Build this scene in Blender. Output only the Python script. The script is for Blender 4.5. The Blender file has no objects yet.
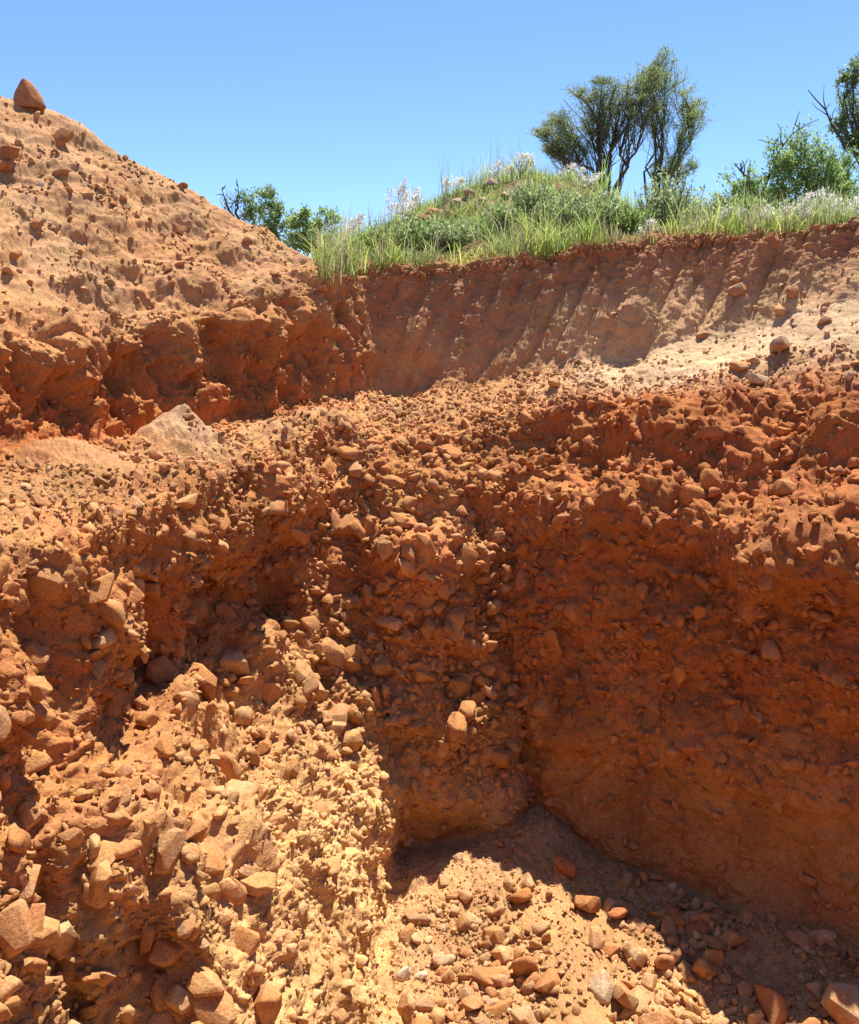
import bpy, math, random
import numpy as np
from mathutils import Vector, Matrix, Euler

# ------------------------------------------------------------------ camera, sky, sun, exposure
W, H, F, PITCH = 859, 1024, 900.0, math.radians(11.4)
CAMZ = 4.0
scn = bpy.context.scene
C = scn.collection
cd = bpy.data.cameras.new('camera'); cam = bpy.data.objects.new('camera', cd); C.objects.link(cam)
cd.sensor_fit = 'VERTICAL'; cd.sensor_height = 24.0; cd.lens = 24.0 * F / H
cd.clip_start = 0.05; cd.clip_end = 5000
cam.location = (0, 0, CAMZ); cam.rotation_euler = (math.pi / 2 - PITCH, 0, 0)
scn.camera = cam

SUN_EL = math.radians(68.5); SUN_H = Vector((0.46, 0.888)).normalized()
world = bpy.data.worlds.new('World'); scn.world = world; world.use_nodes = True
wn = world.node_tree.nodes; wl = world.node_tree.links
wn.clear()
sky = wn.new('ShaderNodeTexSky'); sky.sky_type = 'NISHITA'; sky.sun_disc = False
sky.sun_elevation = SUN_EL; sky.sun_rotation = math.atan2(SUN_H.x, SUN_H.y)
sky.altitude = 900; sky.air_density = 0.85; sky.dust_density = 0.0; sky.ozone_density = 8.5
bg = wn.new('ShaderNodeBackground'); bg.inputs['Strength'].default_value = 0.11
wo = wn.new('ShaderNodeOutputWorld')
wl.new(sky.outputs[0], bg.inputs[0]); wl.new(bg.outputs[0], wo.inputs[0])
sd = bpy.data.lights.new('sun', 'SUN'); sun = bpy.data.objects.new('sun', sd); C.objects.link(sun)
sd.energy = 5.0; sd.angle = math.radians(0.53); sd.color = (1.0, 0.95, 0.86)
sv = Vector((SUN_H.x * math.cos(SUN_EL), SUN_H.y * math.cos(SUN_EL), math.sin(SUN_EL)))
sun.rotation_euler = sv.to_track_quat('Z', 'Y').to_euler(); sun.location = sv * 60
scn.view_settings.view_transform = 'Standard'; scn.view_settings.look = 'None'
scn.view_settings.gamma = 1.0; scn.view_settings.use_curve_mapping = False
scn.view_settings.exposure = 1.0
scn.render.engine = 'CYCLES'

rng = np.random.default_rng(7)
random.seed(7)

# ------------------------------------------------------------------ helpers
CP, SP = math.cos(PITCH), math.sin(PITCH)
def at(px, py, Y):
    """point at world distance Y ahead of the camera seen at a pixel (used to survey the photograph)"""
    a = (px - W / 2) / F; b = (H / 2 - py) / F
    dy = CP + b * SP; dz = -SP + b * CP
    s = Y / dy
    return (a * s, Y, CAMZ + dz * s)
def project(P):
    q = P - np.array([0, 0, CAMZ])
    d = q[..., 1] * CP - q[..., 2] * SP
    u = q[..., 1] * SP + q[..., 2] * CP
    d = np.where(d < 0.05, 0.05, d)
    return W / 2 + F * q[..., 0] / d, H / 2 - F * u / d, d

def tag(o, label=None, cat=None, group=None, kind=None):
    if label: o['label'] = label
    if cat: o['category'] = cat
    if group: o['group'] = group
    if kind: o['kind'] = kind
    return o
def mesh_np(name, V, Fq, mat=None, col=None, smooth=True, nside=4):
    """fast mesh from numpy arrays: V (n,3), faces (m,nside)"""
    me = bpy.data.meshes.new(name)
    V = np.asarray(V, np.float32); Fq = np.asarray(Fq, np.int32)
    m = len(Fq)
    me.vertices.add(len(V)); me.vertices.foreach_set('co', V.ravel())
    me.loops.add(m * nside); me.loops.foreach_set('vertex_index', Fq.ravel())
    me.polygons.add(m)
    me.polygons.foreach_set('loop_start', np.arange(0, m * nside, nside, dtype=np.int32))
    if smooth: me.polygons.foreach_set('use_smooth', np.ones(m, bool))
    if col is not None:
        at_ = me.attributes.new('Col', 'FLOAT_COLOR', 'POINT')
        c4 = np.ones((len(V), 4), np.float32); c4[:, :3] = col
        at_.data.foreach_set('color', c4.ravel())
    me.update(calc_edges=True); me.validate()
    if mat: me.materials.append(mat)
    return me
def obj(name, me, parent=None):
    o = bpy.data.objects.new(name, me); C.objects.link(o)
    if parent: o.parent = parent
    return o
def empty(name, loc):
    o = bpy.data.objects.new(name, None); C.objects.link(o); o.location = loc
    o.empty_display_size = 0.2
    return o

# vectorised gradient noise / cellular noise
def _hash(ix, iy, iz, seed):
    h = (ix.astype(np.uint32) * np.uint32(374761393) + iy.astype(np.uint32) * np.uint32(668265263)
         + iz.astype(np.uint32) * np.uint32(2147483647 & 0x7F4A7C15) + np.uint32(seed * 1442695 + 12345))
    h = (h ^ (h >> np.uint32(13))) * np.uint32(1274126177)
    h = (h ^ (h >> np.uint32(16))) * np.uint32(2246822519)
    return h ^ (h >> np.uint32(15))
def gnoise(P, seed=0):
    P = P.astype(np.float32)
    I = np.floor(P).astype(np.int32); f = P - I
    w = f * f * f * (f * (f * 6 - 15) + 10)
    out = np.zeros(len(P), np.float32)
    for cx in (0, 1):
        for cy in (0, 1):
            for cz in (0, 1):
                h = _hash(I[:, 0] + cx, I[:, 1] + cy, I[:, 2] + cz, seed)
                gx = (h & 1023).astype(np.float32) / 511.5 - 1
                gy = ((h >> 10) & 1023).astype(np.float32) / 511.5 - 1
                gz = ((h >> 20) & 1023).astype(np.float32) / 511.5 - 1
                d = gx * (f[:, 0] - cx) + gy * (f[:, 1] - cy) + gz * (f[:, 2] - cz)
                wt = (w[:, 0] if cx else 1 - w[:, 0]) * (w[:, 1] if cy else 1 - w[:, 1]) * (w[:, 2] if cz else 1 - w[:, 2])
                out += wt * d
    return out
def fbm(P, sc, octs=4, seed=0, gain=0.5, ridged=False):
    out = np.zeros(len(P), np.float32); a = 1.0; s = sc
    for o in range(octs):
        n = gnoise(P * s + o * 17.3, seed + o)
        out += a * ((0.5 - np.abs(n) * 2) if ridged else n)
        a *= gain; s *= 2.03
    return out
def worley(P, sc, seed=0):
    """distance to nearest and second feature point, random value of the nearest cell"""
    Q = (P * sc).astype(np.float32)
    I = np.floor(Q).astype(np.int32); f = Q - I
    f1 = np.full(len(P), 9, np.float32); f2 = f1.copy(); rid = np.zeros(len(P), np.float32)
    for cx in (-1, 0, 1):
        for cy in (-1, 0, 1):
            for cz in (-1, 0, 1):
                h = _hash(I[:, 0] + cx, I[:, 1] + cy, I[:, 2] + cz, seed)
                dx = cx + (h & 1023).astype(np.float32) / 1023 - f[:, 0]
                dy = cy + ((h >> 10) & 1023).astype(np.float32) / 1023 - f[:, 1]
                dz = cz + ((h >> 20) & 1023).astype(np.float32) / 1023 - f[:, 2]
                d = dx * dx + dy * dy + dz * dz
                c = d < f1
                f2 = np.where(c, f1, np.minimum(f2, d))
                rid = np.where(c, (h >> 7 & 255).astype(np.float32) / 255, rid)
                f1 = np.where(c, d, f1)
    return np.sqrt(f1), np.sqrt(f2), rid

# ------------------------------------------------------------------ materials
def new_mat(name):
    m = bpy.data.materials.new(name); m.use_nodes = True
    nt = m.node_tree; b = nt.nodes['Principled BSDF']
    b.inputs['Roughness'].default_value = 0.95
    b.inputs['Specular IOR Level'].default_value = 0.15
    return m, nt, b
def soil_mat(name, src='attr', bump=1.0, vary=0.35):
    m, nt, b = new_mat(name); N, L = nt.nodes, nt.links
    if src == 'attr':
        c = N.new('ShaderNodeAttribute'); c.attribute_name = 'Col'; cs = c.outputs['Color']
    else:
        c = N.new('ShaderNodeObjectInfo'); cs = c.outputs['Color']
    g = N.new('ShaderNodeNewGeometry')
    def noise(sc, det=6, ro=0.65):
        n = N.new('ShaderNodeTexNoise'); n.inputs['Scale'].default_value = sc
        n.inputs['Detail'].default_value = det; n.inputs['Roughness'].default_value = ro
        L.new(g.outputs['Position'], n.inputs['Vector']); return n
    n1, n2, n3 = noise(2.3, 8), noise(17, 6), noise(95, 4, 0.7)
    hs = N.new('ShaderNodeHueSaturation')
    if src == 'object':   # dried soil still sticking to the stones
        dn = noise(8, 7, .7); dr = N.new('ShaderNodeMapRange'); dr.inputs[1].default_value = .46; dr.inputs[2].default_value = .6; dr.inputs[4].default_value = .85
        L.new(dn.outputs['Fac'], dr.inputs[0])
        mxc = N.new('ShaderNodeMix'); mxc.data_type = 'RGBA'; L.new(dr.outputs[0], mxc.inputs[0]); L.new(cs, mxc.inputs[6]); mxc.inputs[7].default_value = (.47, .20, .062, 1); cs = mxc.outputs[2]
    L.new(cs, hs.inputs['Color'])
    mr = N.new('ShaderNodeMapRange'); mr.inputs[1].default_value = 0.3; mr.inputs[2].default_value = 0.7
    mr.inputs[3].default_value = 1 - vary; mr.inputs[4].default_value = 1 + vary
    mx = N.new('ShaderNodeMath'); mx.operation = 'ADD'
    m1 = N.new('ShaderNodeMath'); m1.operation = 'MULTIPLY'; m1.inputs[1].default_value = 0.55
    L.new(n1.outputs['Fac'], m1.inputs[0])
    m2 = N.new('ShaderNodeMath'); m2.operation = 'MULTIPLY_ADD'; m2.inputs[1].default_value = 0.45
    L.new(n2.outputs['Fac'], m2.inputs[0]); L.new(m1.outputs[0], m2.inputs[2])
    L.new(m2.outputs[0], mr.inputs[0]); L.new(mr.outputs[0], hs.inputs['Value'])
    mh = N.new('ShaderNodeMapRange'); mh.inputs[1].default_value = 0.3; mh.inputs[2].default_value = 0.7
    mh.inputs[3].default_value = 0.488; mh.inputs[4].default_value = 0.506
    n4 = noise(5.1, 5); L.new(n4.outputs['Fac'], mh.inputs[0]); L.new(mh.outputs[0], hs.inputs['Hue'])
    # fine grains: pale and dark grit
    cr = N.new('ShaderNodeMapRange'); cr.inputs[1].default_value = 0.35; cr.inputs[2].default_value = 0.68
    cr.inputs[3].default_value = 0.72; cr.inputs[4].default_value = 1.25
    L.new(n3.outputs['Fac'], cr.inputs[0])
    mm = N.new('ShaderNodeVectorMath'); mm.operation = 'SCALE'
    L.new(hs.outputs[0], mm.inputs[0]); L.new(cr.outputs[0], mm.inputs['Scale'])
    L.new(mm.outputs[0], b.inputs['Base Color'])
    bp = N.new('ShaderNodeBump'); bp.inputs['Strength'].default_value = 0.75 * bump; bp.inputs['Distance'].default_value = 0.02
    nb = noise(60, 8, 0.7); L.new(nb.outputs['Fac'], bp.inputs['Height'])
    L.new(bp.outputs[0], b.inputs['Normal'])
    return m
SOIL = soil_mat('soil', 'attr', 1.0, 0.30)
STONE = soil_mat('stone', 'object', 0.8, 0.34)
STONE_ATTR = soil_mat('stone_rubble', 'attr', 0.7, 0.3)

# ------------------------------------------------------------------ terrain control net (closed loop round the pit)
# rows: 0 centre 1 floor 2 floor outer 3 wall base 4 low 5 mid 6 upper 7 rim 8 bench 9 cut base 10 cut mid 11 cut top 12 behind 13.. far
cols = []
def col(key, base, low, mid, up, rim, cb, ct, g1, nseg, **kw):
    cols.append(dict(key=key, base=base, low=low, mid=mid, up=up, rim=rim, cb=cb, ct=ct, g1=g1, n=nseg, **kw))
col('L0', (-.45, 1.6, 0), (-.7, 1.5, .8), (-1., 1.4, 1.5), (-1.3, 1.3, 2.2), (-1.5, 1.2, 2.7), (-3.3, 1.2, 3.0), (-3.8, 1.2, 4.0), (-6.5, 1.6, 5.8), 26)
col('L1', (-.75, 2.3, 0), (-1.0, 2.35, .8), (-1.3, 2.4, 1.7), (-1.66, 2.45, 2.5), (-1.75, 2.5, 2.98), (-3.0, 3.6, 3.25), (-3.4, 4.0, 3.95), (-6.2, 6.0, 6.2), 80)
col('L2', (-1.35, 3.0, 0), (-1.48, 3.02, .8), (-1.58, 3.05, 1.6), (-1.70, 3.15, 2.45), (-1.66, 3.3, 3.08), (-2.55, 4.6, 3.35), at(-40, 335, 5.2), at(-75, 74, 8.2), 42)
col('L2b', (-.40, 3.2, 0), (-.58, 3.2, .8), (-.84, 3.25, 1.6), (-1.58, 3.65, 2.2), (-1.60, 3.75, 3.08), at(12, 455, 5.1), at(10, 336, 5.6), at(-15, 90, 8.4), 90)
col('L3', (-.37, 4.3, 0), (-.58, 4.35, .8), (-.86, 4.45, 1.45), (-1.76, 4.85, 2.05), (-1.48, 4.4, 3.08), at(75, 440, 5.7), at(70, 335, 6.05), at(60, 106, 8.6), 95)
col('L4', (-.33, 5.2, 0), (-.52, 5.2, .8), (-.82, 5.3, 1.35), (-1.60, 5.9, 2.05), (-1.34, 5.45, 3.1), at(165, 432, 6.5), at(160, 325, 6.8), at(165, 176, 8.9), 75)
col('L5', (-.28, 5.95, 0), (-.40, 5.9, .95), (-.80, 6.25, 1.25), (-1.05, 6.5, 2.2), (-1.15, 6.5, 3.1), at(240, 420, 7.3), at(245, 302, 7.55), at(245, 226, 9.1), 50)
col('B1', (-.22, 6.5, 0), (-.18, 6.32, .5), at(388, 700, 6.6), at(350, 560, 6.95), at(330, 430, 7.6), at(308, 402, 8.2), at(314, 292, 8.4), at(312, 262, 9.0), 50)
col('B2', (.14, 6.55, 0), (.1, 6.34, .42), at(450, 735, 6.42), at(440, 570, 6.9), at(425, 440, 7.7), at(385, 393, 9.0), at(365, 268, 9.28), at(362, 262, 9.9), 50)
col('B3', (.6, 6.5, .1), at(500, 792, 6.55), at(490, 700, 6.72), at(478, 560, 7.1), at(470, 435, 7.8), at(460, 386, 9.05), at(455, 267, 9.56), at(452, 258, 10.2), 42)
col('N', (.9, 6.85, .15), at(522, 765, 6.95), at(510, 660, 7.05), at(507, 540, 7.25), at(512, 420, 7.9), at(530, 373, 8.9), at(530, 258, 9.5), at(528, 250, 10.1), 66)
col('R1', (1.3, 6.3, 0), at(605, 782, 6.45), at(605, 680, 6.48), at(606, 515, 6.62), at(612, 405, 7.6), at(610, 354, 8.7), at(610, 247, 9.32), at(606, 240, 10.0), 100)
col('R2', (2.19, 5.68, 0), at(735, 812, 5.83), at(725, 690, 5.88), at(716, 520, 6.06), at(715, 400, 7.1), at(715, 338, 8.4), at(715, 237, 8.98), at(708, 230, 9.7), 95)
col('R3', (2.89, 5.28, 0), at(872, 830, 5.42), at(870, 700, 5.48), at(848, 545, 5.62), at(850, 390, 6.7), at(850, 300, 7.75), at(850, 227, 8.28), at(845, 220, 9.1), 45)
col('R4', (3.7, 4.6, 0), (3.8, 4.7, .9), (3.95, 4.85, 1.8), (4.1, 5., 2.7), (4.6, 5.6, 3.45), (5.2, 6.5, 4.1), (5.6, 7.2, 5.05), (6.1, 7.9, 5.1), 14)
col('R5', (4.6, 3.6, 0), (4.75, 3.65, .9), (4.9, 3.7, 1.8), (5, 3.8, 2.7), (5.5, 4.2, 3.3), (6.5, 4.6, 3.6), (6.9, 4.8, 4.9), (8, 5.2, 5.0), 12)
col('NR', (4.4, 1.6, 0), (4.7, 1.3, 1.), (4.9, 1.1, 1.8), (5., 1., 2.3), (5.2, .8, 2.5), (7.5, -1.5, 2.8), (8., -2., 4.5), (9.5, -3, 4.8), 12)
col('NM', (2, 1.5, 0), (2, 1.3, .8), (2, 1.1, 1.5), (2, 1., 2.), (2, .8, 2.35), (2, -3.5, 2.5), (2, -5, 4.3), (2, -7, 4.8), 12)
col('NL', (.1, 1.5, 0), (0, 1.3, .8), (-.15, 1.1, 1.5), (-.3, .9, 2.), (-.5, .7, 2.4), (-2.5, -2.5, 2.6), (-3, -3.2, 4.3), (-5, -5, 5.), 12)
NC = len(cols); K = {c['key']: i for i, c in enumerate(cols)}
CEN = np.array([1.0, 3.5, 0.02])
NR_ = 16
net = np.zeros((NC, NR_, 3))
for i, c in enumerate(cols):
    b = np.array(c['base'])
    net[i, 3] = b
    net[i, 0] = CEN + (b - CEN) * 0.03
    net[i, 1] = CEN + (b - CEN) * 0.45
    net[i, 2] = CEN + (b - CEN) * 0.82
    for r, k in ((4, 'low'), (5, 'mid'), (6, 'up'), (7, 'rim'), (9, 'cb'), (11, 'ct'), (12, 'g1')): net[i, r] = c[k]
    net[i, 8] = (net[i, 7] + net[i, 9]) / 2
    net[i, 10] = (net[i, 9] + net[i, 11]) / 2
    g = net[i, 12] - CEN; g[2] = 0
    d = g / np.linalg.norm(g); dist = np.linalg.norm(g)
    net[i, 13] = CEN + d * (dist + 5.5); net[i, 13, 2] = max(4.75, net[i, 12, 2] - 2.2)
    net[i, 14] = CEN + d * (dist + 60); net[i, 14, 2] = 4.2
    net[i, 15] = CEN + d * 1500; net[i, 15, 2] = 3.0
for k in ('R1', 'R2', 'R3'): net[K[k], 8] = net[K[k], 7] * .42 + net[K[k], 9] * .58 - np.array([0, .12, .03])
net[:, 2, 2] += 0.03
# rubble fan at the foot of the inner corner, a steep undercut on the steep part of the spoil heap
for k, z in (('B2', .06), ('B3', .10), ('N', .12), ('R1', .06)): net[K[k], 2, 2] += z
for k, off in (('L2', .20), ('L2b', .24), ('L3', .26), ('L4', .26), ('L5', .22), ('B1', .10)):
    i = K[k]; net[i, 10] = net[i, 9] * .55 + net[i, 11] * .45 + np.array([-.75, .35, 0]) * off * .55
# bench on the left lies a little above its rim, then nearly flat
for k in ('L2', 'L2b', 'L3', 'L4', 'L5'): net[K[k], 8, 2] += 0.04

# per-control-point channels: amp_large, amp_lump, amp_clod, amp_fine, stone density, r, g, b
RED = np.array([.42, .15, .045]); CLAY = np.array([.385, .15, .05]); SAND = np.array([.64, .375, .15])
TAN = np.array([.45, .25, .115]); PALE = np.array([.60, .405, .225]); CUT = np.array([.40, .19, .085]); ORANGE = np.array([.50, .235, .08])
FLOOR = np.array([.52, .285, .115]); GRASSY = np.array([.20, .15, .07])
ch = np.zeros((NC, NR_, 8))
def setch(rows, keys, L=None, lump=None, clod=None, fine=None, st=None, c=None):
    ks = range(NC) if keys == '*' else [K[k] for k in keys.split()]
    for r in rows:
        for k in ks:
            for j, v in ((0, L), (1, lump), (2, clod), (3, fine), (4, st)):
                if v is not None: ch[k, r, j] = v
            if c is not None: ch[k, r, 5:8] = c
setch((0, 1, 2), '*', .05, .03, .020, .008, 0.5, FLOOR)
setch((3,), '*', .06, .04, .020, .008, 0.3, FLOOR)
setch((4, 5, 6), '*', .17, .085, .052, .012, 1.0, RED)
setch((7,), '*', .10, .06, .035, .012, 0.8, ORANGE * .7 + RED * .3)
setch((8,), '*', .05, .03, .016, .012, 0.5, ORANGE * .4 + TAN * .6)
setch((9,), '*', .04, .03, .015, .008, 0.25, TAN * .5 + ORANGE * .5)
setch((10,), '*', .05, .02, .008, .005, 0.02, CUT)
setch((11,), '*', .05, .05, .03, .010, 0.05, CUT * .8 + ORANGE * .2)
setch((12, 13, 14, 15), '*', .06, .04, .02, .01, 0, GRASSY)
LEFT = 'L0 L1 L2 L2b L3 L4 L5'
setch((3,), LEFT, .05, .05, .035, .014, 0.35, SAND)
setch((4,), LEFT, .12, .07, .040, .014, 1.0, SAND)
setch((5,), LEFT, .20, .09, .055, .014, 1.3, SAND * .5 + ORANGE * .5)
setch((6,), LEFT, .20, .08, .04, .012, 0.7, ORANGE * .35 + RED * .65)
setch((3, 4), 'L5', .05, .05, .040, .015, .15, SAND * 1.03)
setch((4,), 'L4', .08, .07, .040, .015, .12, SAND)
setch((3,), 'L4 L3 L2b', .05, .05, .04, .016, .08, SAND)
setch((4,), 'L3', .08, .06, .040, .014, .15, SAND)
setch((4,), 'L2b', .08, .06, .040, .014, .5, SAND)
setch((5,), 'L2b L3 L4', .10, .07, .040, .014, .8, SAND * .8 + ORANGE * .2)
setch((3, 4), 'B1 B2', .04, .04, .012, .006, .05, SAND * .45 + ORANGE * .55)
setch((3, 4), 'B3', .05, .04, .03, .008, .3, SAND * .6 + ORANGE * .4)
setch((5,), 'B1 B2 B3', .10, .07, .05, .012, 1.2, ORANGE)
setch((6,), 'B1 B2 B3 N', .13, .09, .045, .012, 1.2, ORANGE * .4 + RED * .6)
setch((7,), 'B1 B2 B3 N', .07, .06, .035, .012, .9, ORANGE * .7 + RED * .3)
setch((3, 4), 'N R1 R2 R3', .07, .045, .013, .008, .12, ORANGE * .8 + TAN * .15)
setch((3, 4), 'R3', .06, .035, .014, .006, .3)
setch((5,), 'N R1 R2 R3 R4', .11, .075, .040, .011, 1.1, CLAY)
setch((6,), 'R1 R2 R3 R4', .14, .09, .032, .010, .9, CLAY)
setch((7,), 'R1 R2 R3 R4', .09, .08, .030, .010, .7, RED)
setch((8,), 'R1 R2 R3 R4', .03, .03, .008, .007, .35, PALE)
setch((9,), 'R1 R2 R3 R4', .03, .02, .006, .006, .2, PALE * .95)
setch((3, 4), 'L2b L3 L4 L5', None, .045, .022, .013)
setch((5,), 'L2b L3 L4', None, .06, .030, .013)
# spoil heap on the left
setch((9,), 'L0 L1 L2 L2b L3 L4 L5 B1', .06, .04, .010, .006, .1, RED * 1.05)
setch((10,), 'L0 L1 L2 L2b L3 L4 L5 B1', .14, .05, .010, .004, .05, RED * .55 + ORANGE * .4)
setch((11,), 'L0 L1 L2 L2b L3 L4 L5 B1', .13, .05, .014, .007, .3, ORANGE * .75 + TAN * .25)
setch((11,), 'B1', .10, .05, .02, .01)
setch((12,), 'L0 L1 L2 L2b L3 L4 L5 B1', .06, .025, .005, .0065, .3, TAN * .8 + ORANGE * .2)

# ---- upsample the net
SC = 0.86
rowseg = [6, 36, 60, 102, 104, 108, 90, 46, 46, 46, 62, 215, 30, 10, 6]
rowseg = [max(4, int(n * SC)) for n in rowseg]
colseg = [max(8, int(c['n'] * SC)) for c in cols]
A = np.concatenate([net, ch], axis=2)
ups, ridx = [], [0]
for r in range(NR_ - 1):
    t = (np.arange(rowseg[r]) / rowseg[r])[None, :, None]
    if r >= 12: t = t ** 1.6
    ups.append(A[:, r:r + 1] * (1 - t) + A[:, r + 1:r + 2] * t); ridx.append(ridx[-1] + rowseg[r])
ups.append(A[:, -1:]); A = np.concatenate(ups, axis=1)
ups, cidx = [], [0]
for i in range(NC):
    t = (np.arange(colseg[i]) / colseg[i])[:, None, None]
    ups.append(A[i:i + 1] * (1 - t) + A[(i + 1) % NC][None] * t); cidx.append(cidx[-1] + colseg[i])
A = np.concatenate(ups, axis=0)
NU, NV = A.shape[:2]
def blur_u(X, r):
    k = np.concatenate([X[-r:], X, X[:r]], axis=0).cumsum(axis=0)
    k = np.concatenate([np.zeros_like(k[:1]), k], axis=0)
    return (k[2 * r + 1:] - k[:-2 * r - 1]) / (2 * r + 1)
def blur_v(X, r):
    Y = np.concatenate([np.repeat(X[:, :1], r, 1), X, np.repeat(X[:, -1:], r, 1)], axis=1).cumsum(axis=1)
    Y = np.concatenate([np.zeros_like(Y[:, :1]), Y], axis=1)
    return (Y[:, 2 * r + 1:] - Y[:, :-2 * r - 1]) / (2 * r + 1)
sp = A.copy()
for _ in range(2): sp = blur_u(sp, 6)
near = ridx[13] - 4
for _ in range(2):
    tmp = blur_v(sp, 7); sp[:, :near] = tmp[:, :near]
A = sp
P = A[:, :, :3].copy(); CH = A[:, :, 3:]

def normals(P):
    du = np.roll(P, -1, 0) - np.roll(P, 1, 0)
    dv = np.empty_like(P); dv[:, 1:-1] = P[:, 2:] - P[:, :-2]; dv[:, 0] = P[:, 1] - P[:, 0]; dv[:, -1] = P[:, -1] - P[:, -2]
    n = np.cross(dv, du)
    n /= np.linalg.norm(n, axis=2, keepdims=True) + 1e-12
    return n
Nn = normals(P)
if Nn[10, ridx[2], 2] < 0: Nn = -Nn; FLIP = True
else: FLIP = False
FP = P.reshape(-1, 3).astype(np.float32)
aL, aM, aC, aF, aS = [CH[:, :, j].reshape(-1).astype(np.float32) for j in range(5)]
UU = np.repeat(np.arange(NU), NV); VV = np.tile(np.arange(NV), NU)
def vmask(r0, r1, soft=10):
    """1 between two control rows"""
    return np.clip((VV - ridx[r0]) / soft, 0, 1) * np.clip((ridx[r1] - VV) / soft, 0, 1)
def umask(k0, k1, soft=16):
    return np.clip((UU - cidx[K[k0]]) / soft, 0, 1) * np.clip((cidx[K[k1]] - UU) / soft, 0, 1)
visible = (VV < ridx[13])

# domain-warp so lumps are irregular
warp = np.stack([fbm(FP, 1.7, 3, 11), fbm(FP, 1.7, 3, 12), fbm(FP, 1.7, 3, 13)], 1)
WP = FP + 0.22 * warp
d = aL * 1.4 * fbm(WP, 0.9, 3, 1)
d += aM * 1.6 * fbm(WP, 2.6, 3, 2)
# broken blocky relief: stepped cellular facets
f1, f2, rid = worley(WP * np.array([1, 1, 1.25], np.float32), 4.2, 21)
d += aM * 0.9 * (rid - .5) * np.clip((f2 - f1) * 5, 0, 1)
f1, f2, rid = worley(WP, 9.5, 22)
d += aC * (.95 * (rid - .35) * np.clip((f2 - f1) * 4.5, 0, 1) + .25 * (.55 - f1))
f1, f2, rid2 = worley(WP + .03 * warp, 23.0, 23)
d += aC * 0.42 * ((rid2 - .4) * np.clip((f2 - f1) * 4, 0, 1) + .6 * (.5 - f1))
d += aF * 2.4 * fbm(FP, 20, 4, 3, .62) + aC * .35 * fbm(WP, 9, 2, 5, .6, ridged=True)
d += aF * 1.2 * fbm(FP, 70, 2, 4, .6)
# overhanging brows of harder soil on the walls: strata bands
st = np.sin(FP[:, 2] * 7.5 + 2.4 * fbm(FP, .8, 3, 6))
d += vmask(4, 7) * .045 * st * (umask('L0', 'R4'))
# buttresses and clefts running down the walls
butt = fbm(FP * np.array([1, 1, .38], np.float32), 1.45, 3, 33, .5)
calm = 1 - .85 * np.clip((ridx[5] + 15 - VV) / 30.0, 0, 1) * umask('L4', 'N', 30)
d += calm * vmask(3, 7, 25) * butt * (.30 * umask('L0', 'N', 20) + .14 * umask('N', 'R4', 20))
# ledges that catch the sun and hollows, where the photograph shows them
FX, FY, FD = project(FP)
nz91 = 1 + .8 * fbm(FP, 3.5, 2, 91)
def sculpt(px, py, rad, h, r0, r1, zs=1.0):
    m = (VV >= ridx[r0]) & (VV <= ridx[r1]) & (FP[:, 1] > 1.5)
    k = int(np.argmin((FX - px) ** 2 + (FY - py) ** 2 + np.where(m, 0, 1e9)))
    q = (FP - FP[k]) * np.array([1, 1, zs], np.float32)
    e2 = (q ** 2).sum(1) / (rad * rad) * nz91
    return h * np.exp(-np.clip(e2, 0, 30) ** 1.3) * (np.abs(VV - VV[k]) < 260)
for a in ((785, 565, .34, .24, 3, 7, 1.5), (430, 560, .30, .16, 3, 7, 1.6), (640, 430, .22, .10, 3, 8), (840, 430, .28, .16, 3, 8),
          (190, 600, .40, -.16, 3, 7), (150, 980, .14, -.16, 3, 6, .5), (275, 590, .20, -.24, 3, 7, .4), (45, 620, .18, -.18, 3, 7, .5), (590, 455, .22, -.14, 3, 8), (720, 490, .25, -.14, 3, 7),
          (390, 610, .26, -.12, 3, 7), (625, 350, .26, -.16, 9, 11, .9), (400, 375, .30, -.12, 9, 11),
          (75, 770, .16, .14, 3, 7), (150, 720, .16, .12, 3, 7), (245, 850, .22, .14, 3, 7, .6), (350, 700, .18, .12, 3, 7, 1.4), (430, 890, .22, -.12, 3, 5, 1.2),
          (130, 390, .42, -.22, 9, 11), (30, 400, .34, -.16, 9, 11), (230, 360, .34, -.18, 9, 11), (295, 350, .26, -.16, 9, 11), (85, 350, .18, .12, 9, 11, .5), (180, 370, .16, .14, 9, 11, .5), (265, 330, .16, .12, 9, 11, .5)):
    d += sculpt(*a)
# eroded flutes on the steep part of the heap
fl = fbm(FP * np.array([1, 1, .22], np.float32), 4.5, 4, 31, .55, ridged=True)
heap_steep = vmask(9, 11, 14) * np.maximum(umask('L0', 'B2'), 0)
d += heap_steep * (.17 * fl + .16 * fbm(FP, 2.1, 3, 34) + .07 * fbm(WP * np.array([1, 1, .6], np.float32), 6.0, 3, 35, .55, ridged=True))
hs2 = vmask(11, 12, 14) * umask('L0', 'B2')
led = np.stack([(FP[:, 0] * .42 + FP[:, 1] * .91) * .55, (FP[:, 0] * .91 - FP[:, 1] * .42) * 2.2, FP[:, 2] * 2.2], 1)
d += hs2 * (.085 * fbm(led, 1.0, 3, 36, .5, ridged=True) + .09 * fbm(WP, 1.7, 3, 32, .5) * np.clip(1.4 - (VV - ridx[11]) / 140.0, .3, 1.4))
sc1, sc2, scr = worley(FP * np.array([1, 1, .8], np.float32), 1.7, 37)
d -= heap_steep * .20 * np.clip(.62 - sc1, 0, 1)
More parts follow.
